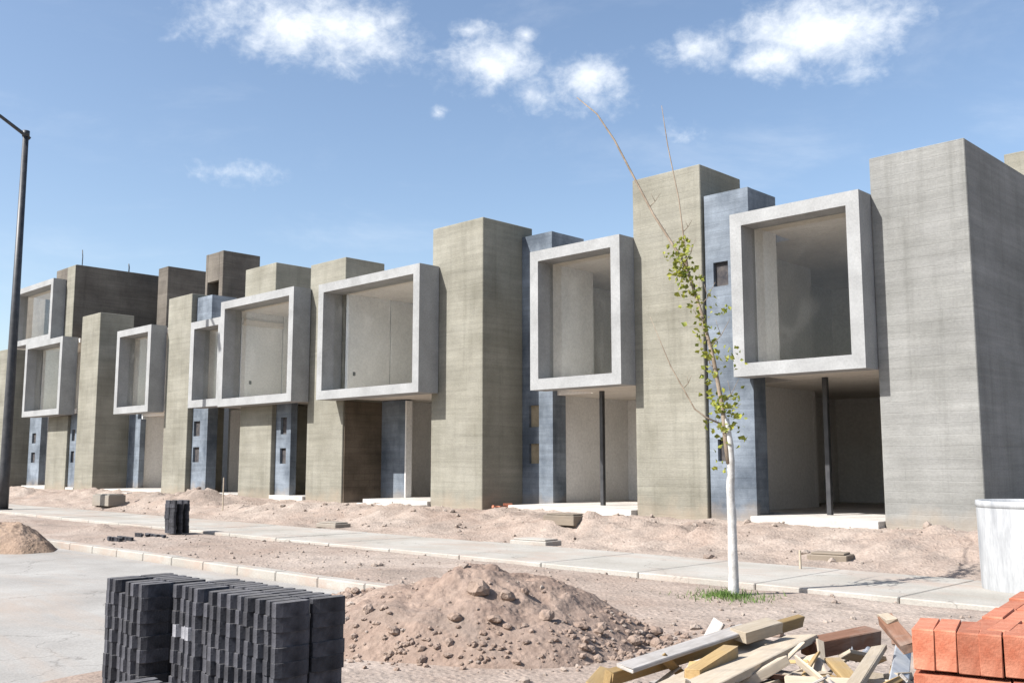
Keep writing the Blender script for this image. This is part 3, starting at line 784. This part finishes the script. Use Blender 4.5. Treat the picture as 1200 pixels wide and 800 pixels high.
plank((-2.35, 4.85, .30), (-2.62, 5.72, .28), .14, .03, 'wood_pale', 'pale board flat under the slanting plank', .05)
plank((-3.25, 5.35, .28), (-2.68, 5.5, .24), .10, .03, 'wood_grey', 'weathered board lying crosswise in the heap', .1)
mats = ['wood_pale', 'wood_grey', 'wood_pale', 'wood_brown', 'wood_pale', 'wood_ochre']
for i in range(84):
    f = i/84; z = -.04+.42*f**.8
    x, y = -2.86+rnd.gauss(0, .32), 5.0+rnd.gauss(0, .45)
    if f > .55: x += .15; y -= .1
    L = rnd.uniform(.3, 1.2)*(1.1-.6*f)
    a = R(104)+rnd.gauss(0, .5); dz = rnd.gauss(0, .035)
    dx, dy = math.cos(a)*L/2, math.sin(a)*L/2
    plank((x-dx, y-dy, max(-.03, z-dz)), (x+dx, y+dy, max(-.03, z+dz)), rnd.uniform(.05, .14), rnd.uniform(.02, .05), mats[i % 6], 'smaller plank offcut buried among the boards of the heap', rnd.gauss(0, .3))
for i in range(60):
    f = i/60; z = .06+.36*f
    x, y = -2.84+rnd.gauss(0, .36), 5.05+rnd.gauss(0, .5); L = rnd.uniform(.15, .6)
    a = R(104)+rnd.gauss(0, .8); dz = rnd.gauss(0, .05); dx, dy = math.cos(a)*L/2, math.sin(a)*L/2
    plank((x-dx, y-dy, z-dz), (x+dx, y+dy, z+dz), rnd.uniform(.018, .055), rnd.uniform(.008, .02), ('wood_pale', 'wood_pale', 'wood_grey', 'wood_pale', 'wood_ochre')[i % 5], 'thin split lath scattered over the boards of the heap', rnd.gauss(0, .6), 'lath', rnd.uniform(-1, 1))
# crumpled pale sheet on the heap
m = MB()
g = bmesh.ops.create_grid(m.bm, x_segments=30, y_segments=22, size=.5)
for v in m.bm.verts:
    x, y = v.co.x*.36, v.co.y*.22
    v.co = Vector((x*.6-2.93, y*.8+6.12, .30+.06*fbm(x*7, y*7, 3, 3)+.022*fbm(x*25, y*25, 3, 2)))
o = m.build('crumpled_sheet', M['sheet'], loc=(-2.93, 6.12, .33), smooth=True); tag(o, 'crumpled pale plastic scrap at the far end of the lumber heap', 'scrap')
sd = o.modifiers.new('thick', 'SOLIDIFY'); sd.thickness = .006

# ------------------------------------------------------------------ small site things
def register(x, y, rz, sx, sy, h, label, mat='slab'):
    root = empty('register_box', (x, y, gh(x, y)-.03), rz); tag(root, label, 'box')
    m = MB(); m.box(-sx/2, sx/2, -sy/2, sy/2, 0, h, .012); m.build('body', M[mat], root, loc='local')
    m = MB(); m.box(-sx/2+.05, sx/2-.05, -sy/2+.05, sy/2-.05, h+.002, h+.03, .008); m.build('lid', M[mat], root, loc='local')
register(-33.3, 14.5, .05, 1.15, .6, .36, 'pale concrete block box behind the distant sidewalk', 'render_grey')
register(-12.9, 13.75, .1, .85, .5, .12, 'flat concrete cover at the sidewalk edge in front of the second house', 'walk')
register(-13.6, 15.4, .05, .8, .5, .2, 'dark rimmed meter cover among the rubble of the second house', 'render_dark')
register(-19.5, 13.85, .02, .75, .45, .1, 'small concrete cover beside the sidewalk before the dark doorway', 'render_grey')
register(-7.3, 14.35, .2, .6, .45, .1, 'mud-splashed cover before the nearest house', 'render_dark')
for x, y, h, lb in ((-7.05, 12.95, .34, 'thin stake standing at the sidewalk near the young tree'), (-26.3, 14.8, .95, 'pale survey stake in the dirt before the double bay')):
    tag(MB().box(x-.014, x+.014, y-.014, y+.014, gh(x, y)-.1, gh(x, y)+h, .003).build('stake', M['wood_pale'], loc=(x, y, gh(x, y))), lb, 'stake')
for i, (x, y, r) in enumerate(((-15.2, 20.9, .26), (-14.6, 20.7, .34), (-14.2, 20.9, .24), (-15.6, 21.1, .18))):
    m = MB(); m.rock((x, y, FZ+r*.3), r, i, 2, .6); tag(m.build('rubble_lump', M['plastic'], loc=(x, y, FZ)), 'pale sack of material on the floor inside the second house', 'sack', 'sacks inside the second house')

# ------------------------------------------------------------------ sky, sun, camera
SUN = Vector((-.42, -1.0, 1.0)).normalized()      # towards the sun
w = bpy.data.worlds.new('World'); sc.world = w; w.use_nodes = True
nt = w.node_tree; nd = nt.nodes; lk = nt.links.new
bg = nd['Background']; bg.inputs['Strength'].default_value = .108
sky = nd.new('ShaderNodeTexSky'); sky.sky_type = 'NISHITA'; sky.sun_disc = False
sky.sun_elevation = math.asin(SUN.z); sky.sun_rotation = math.atan2(SUN.x, SUN.y) % (2*math.pi)
sky.altitude = 300; sky.air_density = 1.0; sky.dust_density = 1.5; sky.ozone_density = .7
tc = nd.new('ShaderNodeTexCoord')
def mth(op, *a, clamp=False):
    t = nd.new('ShaderNodeMath'); t.operation = op; t.use_clamp = clamp
    for i, x in enumerate(a):
        if isinstance(x, (int, float)): t.inputs[i].default_value = x
        else: lk(x, t.inputs[i])
    return t.outputs[0]
def dotc(v):
    t = nd.new('ShaderNodeVectorMath'); t.operation = 'DOT_PRODUCT'; lk(tc.outputs['Generated'], t.inputs[0]); t.inputs[1].default_value = v; return t.outputs['Value']
#CLOUDS
CL = [((-0.765, 0.4963, 0.4104), 0.1209, 0.0443, 1.1), ((-0.7313, 0.5458, 0.409), 0.0694, 0.0367, 1.0), ((-0.6615, 0.643, 0.3859), 0.0582, 0.0316, 0.9), ((-0.5952, 0.7121, 0.3724), 0.0541, 0.0374, 0.9), ((-0.6365, 0.6831, 0.3582), 0.0377, 0.0268, 0.6), ((-0.5078, 0.7662, 0.3938), 0.0473, 0.0261, 0.85), ((-0.4065, 0.8243, 0.3941), 0.0868, 0.0458, 1.1), ((-0.4473, 0.8102, 0.3788), 0.0482, 0.0289, 1.0), ((-0.8374, 0.4714, 0.2768), 0.0656, 0.0131, 0.62), ((-0.6678, 0.6181, 0.4147), 0.0263, 0.0099, 0.6), ((-0.6292, 0.6598, 0.4108), 0.0165, 0.0099, 0.6), ((-0.7089, 0.6168, 0.3421), 0.0084, 0.0067, 0.55), ((-0.53, 0.7858, 0.3187), 0.0291, 0.015, 0.4), ((-0.95, -0.25, 0.4), 0.12, 0.05, 1.0), ((0.3, 0.8, 0.5), 0.15, 0.06, 1.0), ((0.6, 0.6, 0.3), 0.12, 0.05, 1.0), ((-0.6, -0.6, 0.5), 0.2, 0.08, 1.0), ((0.5, -0.7, 0.45), 0.2, 0.08, 1.0), ((-0.2, 0.5, 0.8), 0.2, 0.1, 0.9)]
def nz(scale, det, off=(0, 0, 0), sc3=(1, 1, 1)):
    mp = nd.new('ShaderNodeMapping'); lk(tc.outputs['Generated'], mp.inputs[0]); mp.inputs['Location'].default_value = off; mp.inputs['Scale'].default_value = sc3
    t = nd.new('ShaderNodeTexNoise'); lk(mp.outputs[0], t.inputs['Vector']); t.inputs['Scale'].default_value = scale; t.inputs['Detail'].default_value = det; t.inputs['Roughness'].default_value = .62; t.inputs['Distortion'].default_value = .3
    return t.outputs['Fac']
env = None
for (d, a, bb, wt) in CL:
    d = Vector(d).normalized(); r = d.cross(Vector((0, 0, 1))).normalized(); u = r.cross(d)
    dd = mth('MAXIMUM', dotc(d), .02)
    X = mth('DIVIDE', dotc(r/a), dd); Y = mth('DIVIDE', dotc(u/bb), dd)
    e = mth('MULTIPLY', mth('SUBTRACT', 1.0, mth('SQRT', mth('ADD', mth('MULTIPLY', X, X), mth('MULTIPLY', Y, Y)))), wt)
    e = mth('MAXIMUM', e, -1.0)
    env = e if env is None else mth('MAXIMUM', env, e)
n1 = nz(9, 8, sc3=(1, 1, 1.5)); n2 = nz(30, 6, (3, 1, 2), sc3=(1, 1, 1.4))
dens = mth('ADD', env, mth('ADD', mth('MULTIPLY', mth('SUBTRACT', n1, .5), 1.7), mth('ADD', mth('MULTIPLY', mth('SUBTRACT', n2, .5), 1.3), mth('MULTIPLY', mth('SUBTRACT', nz(75, 5, (1, 4, 2), (1, 1, 1.4)), .5), .7))))
mr = nd.new('ShaderNodeMapRange'); mr.interpolation_type = 'SMOOTHSTEP'; lk(dens, mr.inputs[0]); mr.inputs[1].default_value = -.1; mr.inputs[2].default_value = 1.25
wisp = nd.new('ShaderNodeMapRange'); wisp.interpolation_type = 'SMOOTHSTEP'; lk(nz(4, 8, (5, 2, 1), (1, 1, 3)), wisp.inputs[0]); wisp.inputs[1].default_value = .5; wisp.inputs[2].default_value = .85; wisp.inputs[4].default_value = .22
al = mth('MULTIPLY', mth('MAXIMUM', mr.outputs[0], wisp.outputs[0]), .96)
mx = nd.new('ShaderNodeMix'); mx.data_type = 'RGBA'; lk(al, mx.inputs[0]); lk(sky.outputs[0], mx.inputs[6]); mx.inputs[7].default_value = (6.0, 6.25, 6.5, 1)
lk(mx.outputs[2], bg.inputs['Color'])
sl = bpy.data.lights.new('sun', 'SUN'); sl.energy = 5.0; sl.angle = R(.53); sl.color = (1, .975, .94)
so = bpy.data.objects.new('sun', sl); COL.objects.link(so); so.rotation_euler = (-SUN).to_track_quat('-Z', 'Y').to_euler(); so.location = (-10, -10, 30)
cam = bpy.data.cameras.new('camera'); co = bpy.data.objects.new('camera', cam); COL.objects.link(co); sc.camera = co
co.location = (0, 0, 1.5); co.rotation_euler = (R(90+7.035), 0, R(44.52)); cam.sensor_width = 36; cam.lens = 1158.3/1200*36; cam.clip_start = .05; cam.clip_end = 5000
sc.view_settings.view_transform = 'Standard'; sc.view_settings.look = 'None'; sc.view_settings.gamma = 1; sc.view_settings.use_curve_mapping = False
sc.view_settings.exposure = .85
sc.cycles.max_bounces = 8; sc.cycles.diffuse_bounces = 5; sc.cycles.transparent_max_bounces = 12
